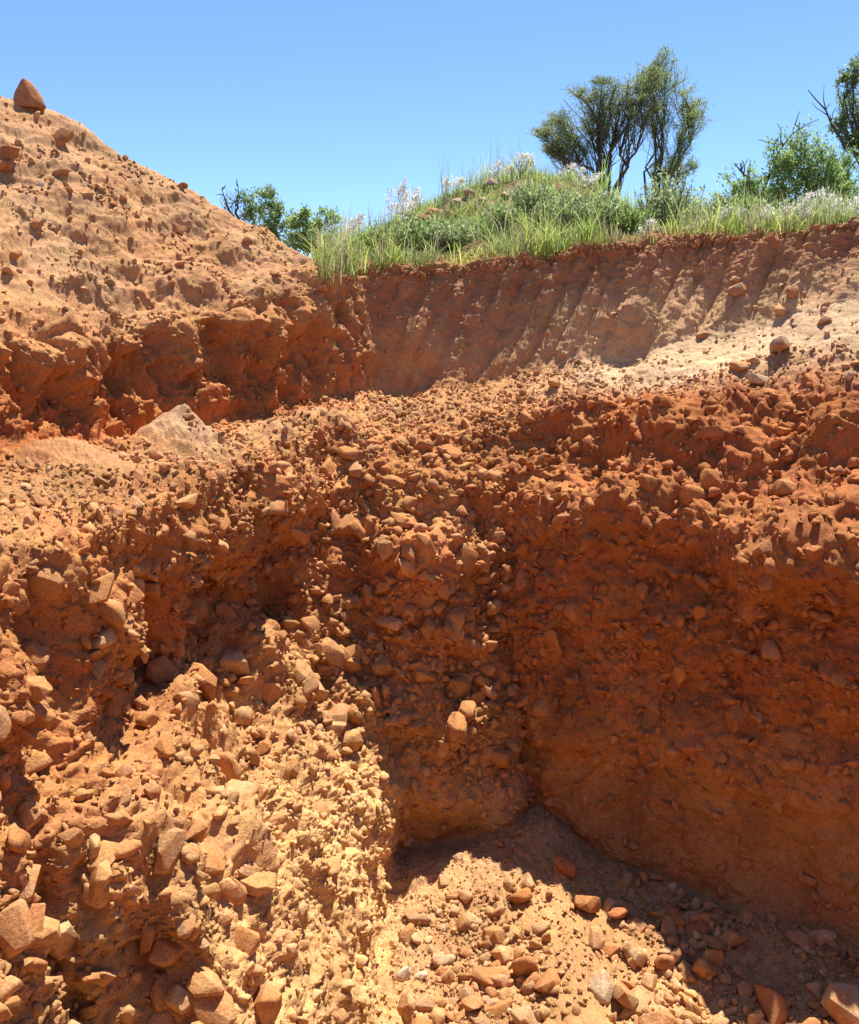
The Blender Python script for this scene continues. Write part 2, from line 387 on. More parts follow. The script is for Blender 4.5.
# excavator tooth marks on the upper cut
al = FP[:, 0] * .87 - FP[:, 1] * .5
cutm = vmask(9, 11, 8) * umask('B2', 'R5', 10)
slant = al - .24 * (FP[:, 2] - 4.0) + .03 * fbm(FP, 1.2, 2, 41)
tooth = np.sin(slant * 2 * np.pi / .21)
d += cutm * (.048 * (np.abs(np.sin(slant * np.pi / .21)) ** .6 - .6) * np.clip(.8 + .9 * fbm(FP, 1.3, 2, 42), .2, 1.2) + .02 * np.sin(slant * 2 * np.pi / .47 + 1) + .045 * fbm(FP, 1.5, 3, 44) + .007 * fbm(WP, 6, 3, 45, .6, ridged=True))
# ragged crumbling crest of the cut
crest = np.exp(-((VV - ridx[11]) / 9.0) ** 2) * umask('B1', 'R5')
d += crest * .16 * fbm(FP, 4.0, 3, 43)
far_fade = np.clip((ridx[14] - VV) / 20.0, 0, 1)
d *= far_fade
Q = FP + Nn.reshape(-1, 3).astype(np.float32) * d[:, None]
# small sideways jitter breaks the grid
jit = np.stack([gnoise(FP * 13, 51), gnoise(FP * 13, 52), gnoise(FP * 13, 53)], 1)
Q += (aC * .5 * far_fade)[:, None] * jit

# local landforms (x, y, radius x, radius y, height, rows)
def bump(cx, cy, rx, ry, h, r0, r1, p=2.0, cone=False, rough=0.0):
    e = np.sqrt(((FP[:, 0] - cx) / rx) ** 2 + ((FP[:, 1] - cy) / ry) ** 2)
    e = e * (1 + .45 * fbm(FP, 3.0, 4, 63))
    g = np.clip(1 - e, 0, 1) ** 1.2 if cone else np.exp(-e ** p)
    m = vmask(r0, r1, 6)
    Q[:, 2] += h * g * m * (1 + rough * fbm(FP, 1.4, 3, 61))
    return g * m
MOUND = (1.15, 12.6)
def ground_mask():
    return (VV > ridx[11]).astype(np.float32)
e = np.sqrt(((FP[:, 0] - MOUND[0]) / 1.95) ** 2 + ((FP[:, 1] - MOUND[1]) / 1.8) ** 2)
gm = np.exp(-e ** 3.2) * ground_mask()
Q[:, 2] += (1.0 * gm * (1 + .25 * fbm(FP, 1.1, 3, 62))).astype(np.float32)
dust = np.zeros(len(FP), np.float32)
b0 = at(184, 440, 6.1); dust = np.maximum(dust, bump(b0[0], b0[1], .44, .40, .30, 7, 9, cone=True) * .6)
b0 = at(282, 420, 6.9); dust = np.maximum(dust, bump(b0[0], b0[1], .36, .34, .15, 7, 9, cone=True) * .25)
b0 = at(60, 455, 5.2); dust = np.maximum(dust, bump(b0[0], b0[1], .60, .38, .10, 7, 9, cone=True) * .12)
b0 = at(325, 405, 7.7); dust = np.maximum(dust, bump(b0[0], b0[1], .4, .34, .14, 7, 9, cone=True) * .15)

# soil colours: real strata and patches, plus paler streaks following the tooth marks
COL = CH[:, :, 5:8].reshape(-1, 3).astype(np.float32).copy()
pn = np.clip(fbm(FP, 1.6, 4, 71) * 1.5 + .5, 0, 1)[:, None]
COL *= (.86 + .28 * pn)
wallm = (vmask(3, 8, 20))[:, None]
redp = np.clip(fbm(FP, 3.2, 3, 73) * 2.0, 0, 1)[:, None] * wallm
COL = COL * (1 - .30 * redp) + CLAY * .30 * redp
sandp = np.clip(fbm(FP, 2.2, 3, 74) * 2.0, 0, 1)[:, None] * wallm * umask('L0', 'B3')[:, None]
COL = COL * (1 - .35 * sandp) + SAND * .35 * sandp
stre = (np.clip(tooth * .8, 0, 1) * cutm * np.clip(.35 + fbm(FP, 1.6, 3, 75), 0, 1))[:, None]
COL = COL * (1 - .8 * stre) + np.array([.47, .29, .17]) * .8 * stre
lowcut = (cutm * np.clip((ridx[10] + 22 - VV) / 22.0, 0, 1) * np.clip(.7 + fbm(FP, 1.2, 2, 76), 0, 1) * (.35 + .65 * umask('B3', 'R5', 60)))[:, None]
COL = COL * (1 - .85 * lowcut) + np.array([.58, .35, .165]) * .85 * lowcut
soilc = (np.exp(-((VV - ridx[11] + 3) / 8.0) ** 2) * umask('B2', 'R5') * np.clip(.5 + 1.4 * fbm(FP, 2.2, 3, 178), 0, 1))[:, None]
COL = COL * (1 - .6 * soilc) + np.array([.22, .10, .05]) * .6 * soilc
duc = (np.clip(dust * 3, 0, 1) * .8)[:, None]
COL = COL * (1 - duc) + np.array([.47, .30, .16]) * duc
hr = (vmask(11, 13, 20) * umask('L0', 'B2') * np.clip(fbm(FP, 1.9, 4, 177) * 2.2 + .15, 0, 1))[:, None]
COL = COL * (1 - .6 * hr) + ORANGE * .85 * .6 * hr
heapu = (vmask(11, 13, 20) * umask('L0', 'B2'))[:, None] * np.clip(.5 + fbm(FP, 1.1, 4, 77) * 1.3, 0, 1)[:, None]
COL = COL * (1 - .5 * heapu) + np.array([.46, .30, .165]) * .5 * heapu
ramp = (np.clip((VV - ridx[2] + 8) / 14.0, 0, 1) * np.clip((ridx[3] + 4 - VV) / 8.0, 0, 1) * umask('L4', 'R2', 30) * np.clip(.7 + fbm(FP, 2.5, 2, 79), 0, 1))[:, None]
COL = COL * (1 - .6 * ramp) + np.array([.47, .30, .16]) * .6 * ramp
COL = np.clip(COL, .01, .8).astype(np.float32)

QG = Q.reshape(NU, NV, 3)
Nd = normals(QG.astype(np.float64)); Nd = -Nd if FLIP else Nd
for _ in range(1): Nd = blur_v(blur_u(Nd, 4), 4)
Nd /= np.linalg.norm(Nd, axis=2, keepdims=True) + 1e-9
FN = Nd.reshape(-1, 3)

def sheet(name, u0, u1, v0, v1):
    """part of the ground grid between columns u0..u1 (wrapping) and rows v0..v1"""
    us = np.arange(u0, u1 + 1) % NU; vs = np.arange(v0, v1 + 1)
    V = QG[us][:, vs].reshape(-1, 3)
    Cc = COL.reshape(NU, NV, 3)[us][:, vs].reshape(-1, 3)
    nu, nv = len(us), len(vs)
    i = np.arange(nu - 1)[:, None] * nv + np.arange(nv - 1)[None, :]
    i = i.ravel()
    q = np.stack([i, i + 1, i + nv + 1, i + nv], 1)
    if FLIP: q = q[:, ::-1]
    me = mesh_np(name, V, q, SOIL, Cc)
    return tag(obj(name, me), kind='structure')
ci = lambda k: cidx[K[k]]
floor_o = sheet('pit_floor', 0, NU, 0, ridx[3])
wall_left = sheet('pit_wall_left', 0, ci('L5'), ridx[3], ridx[7])
wall_back = sheet('pit_wall_back', ci('L5'), ci('N'), ridx[3], ridx[7])
wall_right = sheet('pit_wall_right', ci('N'), ci('R5'), ridx[3], ridx[7])
wall_near = sheet('pit_wall_near', ci('R5'), NU, ridx[3], ridx[7])
bench_left = sheet('bench_left', 0, ci('B2'), ridx[7], ridx[9])
bench_right = sheet('bench_right', ci('B2'), NU, ridx[7], ridx[9])
heap_o = sheet('spoil_heap', 0, ci('B2'), ridx[9], ridx[12])
bank_o = sheet('upper_bank', ci('B2'), NU, ridx[9], ridx[11])
sheet('ground', ci('B2'), NU, ridx[11], ridx[12])
ground_o = sheet('ground', 0, NU, ridx[12], ridx[15])

# ------------------------------------------------------------------ stones
def ico(sub):
    import bmesh
    bm = bmesh.new(); bmesh.ops.create_icosphere(bm, subdivisions=sub, radius=1)
    bm.verts.ensure_lookup_table()
    V = np.array([v.co[:] for v in bm.verts]); Fc = np.array([[v.index for v in f.verts] for f in bm.faces]); bm.free()
    V /= np.linalg.norm(V, axis=1, keepdims=True)
    return V, Fc
ICO = {s: ico(s) for s in (1, 2, 3, 4)}
def stone_verts(sub, r, p=14, flat=None, npl=11):
    """rounded polyhedron: soft intersection of random planes"""
    D, Fc = ICO[sub]
    n = r.normal(size=(npl, 3)); n /= np.linalg.norm(n, axis=1, keepdims=True)
    # a few parallel pairs make slabs and blocks
    n = np.concatenate([n, [[0, 0, 1], [0, 0, -1]]]); dd = r.uniform(.62, 1.0, len(n)); dd[-2:] = .8
    dot = np.clip(D @ n.T, 0, None) / dd
    rad = (dot ** p).sum(1) ** (-1 / p)
    rad = np.clip(rad, .2, 1.5)
    V = D * rad[:, None]
    V += V * (0.10 * gnoise(D * 1.7 + r.uniform(0, 50, 3), 5)[:, None] + .05 * gnoise(D * 4.5 + r.uniform(0, 50, 3), 6)[:, None])
    sc = np.array([1.0, r.uniform(.62, .95), flat if flat else r.uniform(.38, .75)])
    V = V * sc
    return V / np.abs(V).max(), Fc
def hull_stone(r, npts, bev, seg):
    """angular broken stone: hull of scattered points with worn edges"""
    import bmesh
    bm = bmesh.new()
    p = r.normal(size=(npts, 3)); p /= (np.abs(p) ** 3.2).sum(1, keepdims=True) ** (1 / 3.2); p *= r.uniform(.86, 1.05, (npts, 1))
    p *= np.array([1, r.uniform(.6, .92), r.uniform(.36, .7)])
    for q in p: bm.verts.new(q)
    bmesh.ops.convex_hull(bm, input=bm.verts)
    for v in [v for v in bm.verts if not v.link_faces]: bm.verts.remove(v)
    bmesh.ops.dissolve_limit(bm, angle_limit=math.radians(16), verts=bm.verts, edges=bm.edges)
    if bev: bmesh.ops.bevel(bm, geom=list(bm.edges), offset=bev, segments=seg, profile=.6, affect='EDGES', clamp_overlap=True)
    bmesh.ops.triangulate(bm, faces=bm.faces)
    bm.verts.index_update()
    V = np.array([v.co[:] for v in bm.verts]); Fc = np.array([[v.index for v in f.verts] for f in bm.faces]); bm.free()
    return V / np.abs(V).max(), Fc
sr = np.random.default_rng(3)
STM = []
for i in range(26):
    if i % 6 == 0: V, Fc = stone_verts(3, sr, p=[22, 40][i % 12 // 6], npl=int(sr.integers(6, 10))); sm = True
    else: V, Fc = hull_stone(sr, int(sr.integers(13, 26)), sr.uniform(.04, .10), 2); sm = False
    me = mesh_np('stone_shape', V, Fc, STONE, smooth=sm, nside=3); STM.append(me)
LOWS = [hull_stone(sr, int(sr.integers(10, 15)), .07, 1) for _ in range(20)]
TINY = [hull_stone(sr, int(sr.integers(8, 11)), 0, 1) for _ in range(20)]

PX, PY, PD = project(Q)
inview = (PX > -60) & (PX < W + 60) & (PY > -40) & (PY < H + 60) & (Q[:, 1] > 1.2)
# cell areas for even scattering
ea = np.linalg.norm(np.cross(np.roll(QG, -1, 0) - QG, np.roll(QG, -1, 1) - QG), axis=2).reshape(-1)
ea[VV >= NV - 2] = 0
facing = np.einsum('ij,ij->i', FN, np.array([0, 0, CAMZ]) - Q) > -0.2
def scatter(mask, n, dens=None, r=rng):
    w = ea * mask * inview * facing
    if dens is not None: w = w * dens
    w = w / w.sum()
    return r.choice(len(w), size=n, p=w)
def rand_rot(r, upright=0.5):
    """random rotation; the thin axis keeps near vertical with weight upright"""
    e = (r.normal(0, 1 - upright + .12), r.normal(0, 1 - upright + .12), r.uniform(0, 2 * math.pi))
    return np.array(Euler(e).to_matrix())
STONEC = [np.array(c) for c in ((.54, .30, .12), (.48, .24, .09), (.56, .35, .16), (.43, .19, .065), (.56, .38, .20), (.50, .27, .11), (.40, .25, .13), (.36, .17, .07), (.52, .34, .18))]
def stone_col(i, r, soil=.45):
    c = STONEC[int(r.integers(len(STONEC)))] * r.uniform(.8, 1.15)
    return np.clip(COL[i] * soil + c * (1 - soil), 0.01, .75)
def put_stone(name, parent, i, size, r, sink=.25, soil=.45, upright=.5, me=None, colr=None, R=None):
    o = bpy.data.objects.new(name, me or STM[int(r.integers(len(STM)))]); C.objects.link(o)
    R = rand_rot(r, upright) if R is None else R
    M = Matrix.Translation(Vector(Q[i] + FN[i] * size * sink)) @ Matrix(R.tolist()).to_4x4() @ Matrix.Diagonal((size, size, size, 1))
    if parent: o.parent = parent
    o.matrix_world = M
    c = stone_col(i, r, soil) if colr is None else np.array(colr)
    o.color = (c[0], c[1], c[2], 1)
    return o
def joined(name, idx, sizes, shapes, parent, r, sink=.2, soil=.5, upright=.4):
    Vs, Fs, Cs = [], [], []
    n0 = 0
    for i, s in zip(idx, sizes):
        b, faces = shapes[int(r.integers(len(shapes)))]
        R = rand_rot(r, upright)
        V = (b * s) @ R.T + Q[i] + FN[i] * s * sink
        Vs.append(V); Fs.append(faces + n0); n0 += len(V)
        Cs.append(np.repeat(stone_col(i, r, soil)[None], len(V), 0))
    me = mesh_np(name, np.concatenate(Vs), np.concatenate(Fs), STONE_ATTR, np.concatenate(Cs), smooth=False, nside=3)
    return tag(obj(name, me, parent), kind='stuff')
def pick(px, py, v0, v1):
    """ground vertex seen at a pixel"""
    m = (VV >= v0) & (VV <= v1) & facing & (Q[:, 1] > 1.5)
    dd = (PX - px) ** 2 + (PY - py) ** 2 + np.where(m, 0, 1e9)
    c = np.argsort(dd)[:12]
    return c[np.argmin(PD[c])]

def mk_wall(parent, k0, k1, hero, nbig, nmid, nsmall, soil, smax, seed, sk=(-.3, .25)):
    r = np.random.default_rng(seed)
    m = ((VV > ridx[3] + 8) & (VV < ridx[7] + 4) & (UU >= ci(k0)) & (UU < ci(k1))).astype(float)
    for (px, py, w) in hero:
        i = pick(px, py, ridx[3], ridx[7]); s = w * .5 * PD[i] / F
        put_stone('stone', parent, i, s * .92, r, r.uniform(-.25, .12), soil * .8, .45)
    n = 0
    idx = scatter(m, nbig, aS ** 1.3, r)
    for i in idx:
        s = smax * r.uniform(.30, 1.0) ** 2.2
        s = min(s, .058 * PD[i] / 2.2)
        put_stone('stone', parent, i, max(s, .03), r, r.uniform(*sk), soil, .45)
    idx = scatter(m, nmid, aS + .25, r); sz = r.uniform(.02, .055, nmid) * (PD[idx] / 6) ** .5
    joined('small_stones', idx, sz, LOWS, parent, r, .25, soil + .1)
    idx = scatter(m, nsmall, aS + .6, r); sz = (.005 + .022 * r.uniform(0, 1, nsmall) ** 1.7) * (PD[idx] / 6) ** .5
    joined('crumbs', idx, sz, TINY, parent, r, .3, .8)
mk_wall(wall_left, 'L0', 'L5', [(145, 718, 42), (168, 746, 30), (15, 925, 62), (32, 965, 40), (215, 1000, 60), (182, 985, 42), (135, 890, 30),
        (95, 840, 32), (75, 840, 34), (30, 735, 36), (40, 690, 40), (225, 680, 24), (245, 680, 26), (262, 745, 26), (120, 815, 30), (30, 810, 34),
        (5, 780, 40), (10, 1000, 40), (180, 650, 26), (215, 860, 34), (100, 672, 30), (205, 565, 18), (310, 600, 20), (295, 765, 26), (190, 925, 34), (228, 635, 14)],
        270, 620, 5200, .52, .155, 101)
mk_wall(wall_back, 'L5', 'N', [(358, 652, 30), (458, 690, 34), (489, 692, 24), (335, 716, 40), (376, 694, 30), (355, 600, 20), (382, 549, 26), (420, 545, 36),
        (435, 575, 18), (400, 575, 18), (345, 628, 18), (380, 668, 28), (415, 690, 16), (470, 675, 20), (520, 490, 20), (550, 498, 16), (425, 670, 24),
        (320, 690, 28), (350, 740, 30), (470, 800, 16), (484, 815, 22)],
        240, 600, 2200, .58, .13, 102)
mk_wall(wall_right, 'N', 'R4', [(760, 548, 26), (740, 545, 18), (850, 880, 34), (806, 880, 24), (640, 590, 26), (650, 640, 20), (560, 610, 20), (700, 610, 30),
        (780, 430, 18), (680, 455, 18), (800, 440, 20), (655, 705, 22), (730, 700, 26), (600, 640, 18), (820, 620, 30), (770, 650, 24), (560, 560, 18)],
        270, 600, 1600, .82, .13, 103, (-.6, -.05))

# loose stones and crumbs of bench, bank and heap
def litter(parent, mask, nbig, nmid, nsmall, soil, smax, seed, dens=None):
    r = np.random.default_rng(seed)
    if nbig:
        for i in scatter(mask, nbig, dens, r):
            put_stone('stone', parent, i, max(.025, smax * r.uniform(.3, 1) ** 2), r, r.uniform(0, .3), soil, .6)
    if nmid:
        idx = scatter(mask, nmid, dens, r); joined('small_stones', idx, r.uniform(.015, .04, nmid), LOWS, parent, r, .2, soil)
    if nsmall:
        idx = scatter(mask, nsmall, dens, r); joined('crumbs', idx, (.004 + .02 * r.uniform(0, 1, nsmall) ** 2), TINY, parent, r, .25, .75)
ml = lambda a, b, k0, k1: ((VV > ridx[a]) & (VV < ridx[b]) & (UU >= ci(k0)) & (UU < ci(k1))).astype(float)
litter(bench_left, ml(7, 9, 'L1', 'B2') * ((dust < .03) + .5 * (PX > 186)), 90, 500, 3000, .5, .06, 201)
litter(bench_right, ml(7, 9, 'B2', 'R4'), 60, 420, 3000, .7, .085, 202, .25 + (UU < ci('R1')) * 1.2 + 1.0 * (VV < ridx[8]))
litter(heap_o, ml(11, 12, 'L1', 'B2'), 70, 170, 2200, .85, .075, 203, .12 + 3 * np.clip(fbm(FP, 1.6, 3, 78) + .06 * (ridx[11] + 60 - VV) / 60, 0, 1))
litter(heap_o, ml(9, 11, 'L1', 'B2'), 0, 120, 900, .85, .05, 204)
litter(bank_o, ml(9, 11, 'B2', 'R4'), 0, 60, 500, .8, .05, 205)
litter(bank_o, ml(10, 11, 'B2', 'R4') * (VV > ridx[11] - 9), 30, 200, 700, .7, .05, 206)
for (px, py, w, c) in ((737, 290, 20, (.40, .26, .15)), (790, 294, 20, (.38, .22, .12)), (780, 308, 15, (.48, .33, .2)), (826, 328, 12, (.45, .28, .15)), (700, 352, 14, (.4, .2, .1))):
    i = pick(px, py, ridx[9], ridx[11]); put_stone('stone', bank_o, i, w * .5 * PD[i] / F, np.random.default_rng(px), .25, colr=c)

# individual rocks lying about
def rock(px, py, w, label, rows, colr=None, group=None, seed=1, sink=.3, upright=.6, shape=None, R=None):
    i = pick(px, py, ridx[rows[0]], ridx[rows[1]])
    r = np.random.default_rng(seed + px * 7 + py)
    o = put_stone('rock', None, i, w * .5 * PD[i] / F, r, sink, .3, upright, me=None if shape is None else STM[shape], colr=colr, R=R)
    return tag(o, label, 'rock', group)
rock(778, 352, 27, 'pale angular rock lying highest on the tan gravel slope of the right bench', (7, 9), (.52, .38, .23), sink=.45)
rock(758, 379, 26, 'flat cream slab lying below the angular rock on the right bench', (7, 9), (.56, .42, .26), sink=.2, upright=.9)
rock(738, 368, 20, 'low tan rock left of the cream slab on the right bench', (7, 9), (.42, .24, .12), sink=.2, upright=.9)
rock(848, 374, 12, 'small whitish stone near the right edge of the gravel bench', (7, 9), (.62, .52, .40))
rock(348, 259, 14, 'small tan stone standing in the grass at the left end of the bank', (11, 12), (.42, .29, .18), sink=.5)
rock(10, 160, 30, 'dark brown clod half buried at the left edge of the spoil heap', (11, 12), (.28, .13, .06))
rock(60, 138, 28, 'dark brown clod high on the spoil heap below the pointed boulder', (11, 12), (.27, .12, .055))
rock(8, 166, 20, 'reddish block below the dark clod at the left edge of the spoil heap', (11, 12), (.36, .14, .06))
rock(40, 184, 10, 'small pale grey stone on the spoil heap slope', (11, 12), (.55, .48, .40))
rock(62, 172, 18, 'small reddish slab on the upper spoil heap slope', (11, 12), (.38, .2, .1))
rock(248, 243, 13, 'dark brown clod near the lower end of the spoil heap ridge', (11, 12), (.28, .12, .05))
rock(183, 187, 10, 'small dark clod on the spoil heap skyline', (11, 12), (.28, .12, .05))
# pointed boulder on the heap's skyline
i = pick(32, 104, ridx[11], ridx[12])
import bmesh
bm = bmesh.new(); pr = np.random.default_rng(5)
for (x, y, z) in [(-1.0, -.5, -.5), (-.6, .6, -.5), (.5, .65, -.5), (1.05, -.3, -.5), (.2, -.8, -.5), (-.85, -.3, .35), (-.55, .2, .9), (-.3, -.25, 1.25), (.05, .1, 1.1), (.35, -.35, .75), (.75, -.1, .2), (-.7, -.45, .1), (.3, -.7, .1)]:
    bm.verts.new((x, y, z))
bmesh.ops.convex_hull(bm, input=bm.verts)
bmesh.ops.bevel(bm, geom=list(bm.edges), offset=.06, segments=2, profile=.6, affect='EDGES', clamp_overlap=True)
bmesh.ops.triangulate(bm, faces=bm.faces); bm.verts.index_update()
Vb = np.array([v.co[:] for v in bm.verts]); Fb = np.array([[v.index for v in f.verts] for f in bm.faces]); bm.free()
po = obj('boulder', mesh_np('boulder', Vb, Fb, STONE, smooth=False, nside=3)); s = 16.5 * PD[i] / F
po.location = Q[i] + np.array([0, 0, s * .30]); po.scale = (s, s, s); po.color = (.34, .16, .075, 1)
tag(po, 'pointed brown boulder standing on the skyline of the spoil heap', 'boulder')

hero_floor = [
    (523, 897, 30, 'reddish cube-like rock beside the gravel ramp at the inner corner', (.38, .15, .055)),
    (529, 884, 20, 'flat pale rock lying on the gravel ramp beside the reddish cube-like rock', (.50, .31, .15)),
    (497, 909, 16, 'small tan rock alone on the grey gravel below the ramp', (.50, .32, .16)),
    (404, 938, 28, 'tan rock alone on the sandy strip at the foot of the left wall', (.46, .27, .12)),
    (403, 975, 22, 'whitest small rock in the rubble near the left wall', (.62, .50, .36)),
    (437, 960, 26, 'pale rock with a shaded left side in the lower left rubble', (.55, .38, .22)),
    (422, 978, 16, 'second whitish rock just right of the whitest one near the left wall', (.60, .47, .33)),
    (520, 975, 46, 'broad orange slab in the middle of the rubble', (.44, .22, .085)),
    (548, 982, 34, 'rounded orange rock touching the broad slab in the rubble', (.42, .19, .07)),
    (487, 978, 34, 'dark orange rock with a hollow face in the central rubble', (.40, .19, .075)),
    (592, 940, 26, 'rounded tan rock just at the edge of the shadow', (.46, .27, .12)),
    (629, 954, 26, 'squared cream rock near the shadow edge, above the big pale rock', (.53, .36, .19)),
    (600, 987, 36, 'big cream rock with a rounded top in front of the rubble', (.58, .43, .26)),
    (625, 998, 36, 'rough crumbly tan rock standing right of the big cream rock', (.46, .27, .12)),
    (661, 962, 30, 'orange angular rock right of the squared cream rock', (.42, .20, .08)),
    (608, 946, 22, 'orange rock between the rounded tan rock and the squared cream rock', (.43, .21, .08)),
    (765, 1010, 40, 'tilted red slab standing in the sand at the bottom right', (.42, .2, .085)),
    (848, 1012, 60, 'large pale rock cut off by the bottom right corner of the picture', (.52, .35, .19)),
    (745, 990, 26, 'low flat rock behind the tilted red slab', (.47, .28, .12)),
    (472, 1008, 30, 'pointed tan rock at the bottom edge below the dark orange rock', (.47, .27, .12)),
    (408, 1010, 30, 'tan block at the bottom edge next to the left wall', (.47, .29, .14)),
    (425, 1005, 24, 'narrow tan block right of the one at the left wall bottom edge', (.48, .28, .13)),
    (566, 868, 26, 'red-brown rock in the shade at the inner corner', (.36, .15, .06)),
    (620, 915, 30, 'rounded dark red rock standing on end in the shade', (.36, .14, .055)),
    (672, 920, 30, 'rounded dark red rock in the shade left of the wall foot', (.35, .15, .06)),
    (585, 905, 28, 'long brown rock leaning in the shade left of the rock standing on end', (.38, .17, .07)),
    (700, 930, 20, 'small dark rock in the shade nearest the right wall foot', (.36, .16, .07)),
]
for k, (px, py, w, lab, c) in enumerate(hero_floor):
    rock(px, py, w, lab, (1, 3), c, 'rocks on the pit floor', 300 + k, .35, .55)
fr = np.random.default_rng(411)
fm = ((VV > ridx[1]) & (VV < ridx[3] - 3)).astype(float)
# rubble zone: right of the sandy strip by the left wall, in front of the gravel ramp
rub = fm * np.clip((PX - 395) / 60, 0, 1) * np.clip((PY - 868 - .15 * np.abs(PX - 560)) / 30, .06, 1)
rub = rub * np.clip(.12 + 2.6 * np.clip(fbm(FP, 1.5, 2, 401) + .12, 0, 1), .05, 1)
short = ['reddish cube-like rock', 'flat pale ramp rock', 'tan rock alone on gravel', 'tan rock on sandy strip', 'whitest small rock', 'pale shaded-sided rock', 'second whitish rock',
         'broad orange slab', 'rounded orange rock', 'dark orange hollow rock', 'rounded tan shadow-edge rock', 'squared cream rock', 'big cream rock', 'rough crumbly tan rock', 'orange angular rock',
         'orange in-between rock', 'tilted red slab', 'large pale corner rock', 'low flat rock', 'pointed tan rock', 'tan block by left wall', 'narrow tan block', 'red-brown corner rock',
         'dark red upright rock', 'dark red shaded rock', 'long leaning brown rock', 'small dark wall-foot rock']
loose = []
for k, i in enumerate(scatter(fm * rub, 190, None, fr)):
    s = .125 * fr.uniform(.3, 1) ** 2.2
    c = stone_col(i, fr, .3)
    o = put_stone('rock', None, i, s, fr, .1, .3, .5, colr=c)
    loose.append((o, s, c, PX[i], PY[i]))
ss = sorted(l[1] for l in loose); seen = {}
for o, s, c, px, py in loose:
    tone = 'pale' if c[0] + c[1] > .86 else ('reddish' if c[1] < .25 else 'tan')
    size = 'small' if s < ss[len(ss) // 3] else ('mid-sized' if s < ss[2 * len(ss) // 3] else 'large')
    j = min(range(len(hero_floor)), key=lambda q: (hero_floor[q][0] - px) ** 2 + (hero_floor[q][1] - py) ** 2)
    dx, dy = px - hero_floor[j][0], py - hero_floor[j][1]
    side = ('right of' if dx > 0 else 'left of') if abs(dx) > abs(dy) else ('in front of' if dy > 0 else 'behind')
    near_ = 'just' if dx * dx + dy * dy < 30 ** 2 else 'farther'
    seen.setdefault(f'{size} {tone} stone {near_} {side} the {short[j]}', []).append((px, o))
for lab, os_ in seen.items():
    os_.sort(key=lambda q: q[0])
    places = [''] if len(os_) == 1 else ([', left one', ', right one'] if len(os_) == 2 else [', leftmost', ', second from left', ', third from left', ', fourth from left', ', fifth from left', ', sixth from left'])
    for q, (px, o) in enumerate(os_): tag(o, lab + places[min(q, len(places) - 1)], 'rock', 'loose stones on the pit floor')
idx = scatter(fm * rub, 1150, None, fr); joined('rubble', idx, .012 + .05 * fr.uniform(0, 1, 1150) ** 2.2, LOWS, floor_o, fr, .3, .4)
idx = scatter(fm, 7000, .35 + rub, fr); joined('gravel', idx, .004 + .016 * fr.uniform(0, 1, 7000) ** 1.6, TINY, floor_o, fr, .3, .6)

# ------------------------------------------------------------------ vegetation
def leaf_mat(name, c1, c2, trans=.58):
    m, nt, b = new_mat(name); N, L = nt.nodes, nt.links
    a = N.new('ShaderNodeAttribute'); a.attribute_name = 'Col'
    b.inputs['Roughness'].default_value = .6; b.inputs['Specular IOR Level'].default_value = .3
    L.new(a.outputs['Color'], b.inputs['Base Color'])
    tr = N.new('ShaderNodeBsdfTranslucent'); L.new(a.outputs['Color'], tr.inputs['Color'])
    mx = N.new('ShaderNodeMixShader'); mx.inputs[0].default_value = trans
    L.new(b.outputs[0], mx.inputs[1]); L.new(tr.outputs[0], mx.inputs[2])
    L.new(mx.outputs[0], nt.nodes['Material Output'].inputs['Surface'])
    return m
LEAF = leaf_mat('leaf', None, None)
def bark_mat():
    m, nt, b = new_mat('bark'); N, L = nt.nodes, nt.links
    n = N.new('ShaderNodeTexNoise'); n.inputs['Scale'].default_value = 25
    r = N.new('ShaderNodeValToRGB'); r.color_ramp.elements[0].color = (.05, .035, .025, 1); r.color_ramp.elements[1].color = (.16, .12, .09, 1)
    L.new(n.outputs['Fac'], r.inputs[0]); L.new(r.outputs[0], b.inputs['Base Color'])
    return m
BARK = bark_mat()

def tube(path, radii, k=6):
    path = np.asarray(path); n = len(path); V = []
    for i in range(n):
        t = path[min(i + 1, n - 1)] - path[max(i - 1, 0)]; t = t / (np.linalg.norm(t) + 1e-9)
        a = np.cross(t, [0.3, 1, 0.2]); a /= np.linalg.norm(a) + 1e-9; b = np.cross(t, a)
        th = np.arange(k) * 2 * math.pi / k
        V.append(path[i] + radii[i] * (np.cos(th)[:, None] * a + np.sin(th)[:, None] * b))
    V = np.concatenate(V); Fq = []
    for i in range(n - 1):
        for j in range(k):
            Fq.append((i * k + j, i * k + (j + 1) % k, (i + 1) * k + (j + 1) % k, (i + 1) * k + j))
    return V, np.array(Fq)
class MB:
    def __init__(s): s.V, s.F, s.C, s.n = [], [], [], 0
    def add(s, V, Fq, c=None):
        s.V.append(V); s.F.append(np.asarray(Fq) + s.n); s.n += len(V)
        if c is not None: s.C.append(np.broadcast_to(c, (len(V), 3)))
    def build(s, name, mat, parent, smooth=True):
        return obj(name, mesh_np(name, np.concatenate(s.V), np.concatenate(s.F), mat, np.concatenate(s.C) if s.C else None, smooth), parent)
def bent(a, b, r, n=7, amp=.12, sag=0.0):
    a, b = np.asarray(a, float), np.asarray(b, float); t = np.linspace(0, 1, n)[:, None]
    Lg = np.linalg.norm(b - a)
    off = np.cumsum(r.normal(0, 1, (n, 3)), 0); off -= off[0] + (off[-1] - off[0]) * t
    return a + (b - a) * t + off * amp * Lg / math.sqrt(n) + np.array([0, 0, 1]) * (4 * sag * Lg * t * (1 - t))
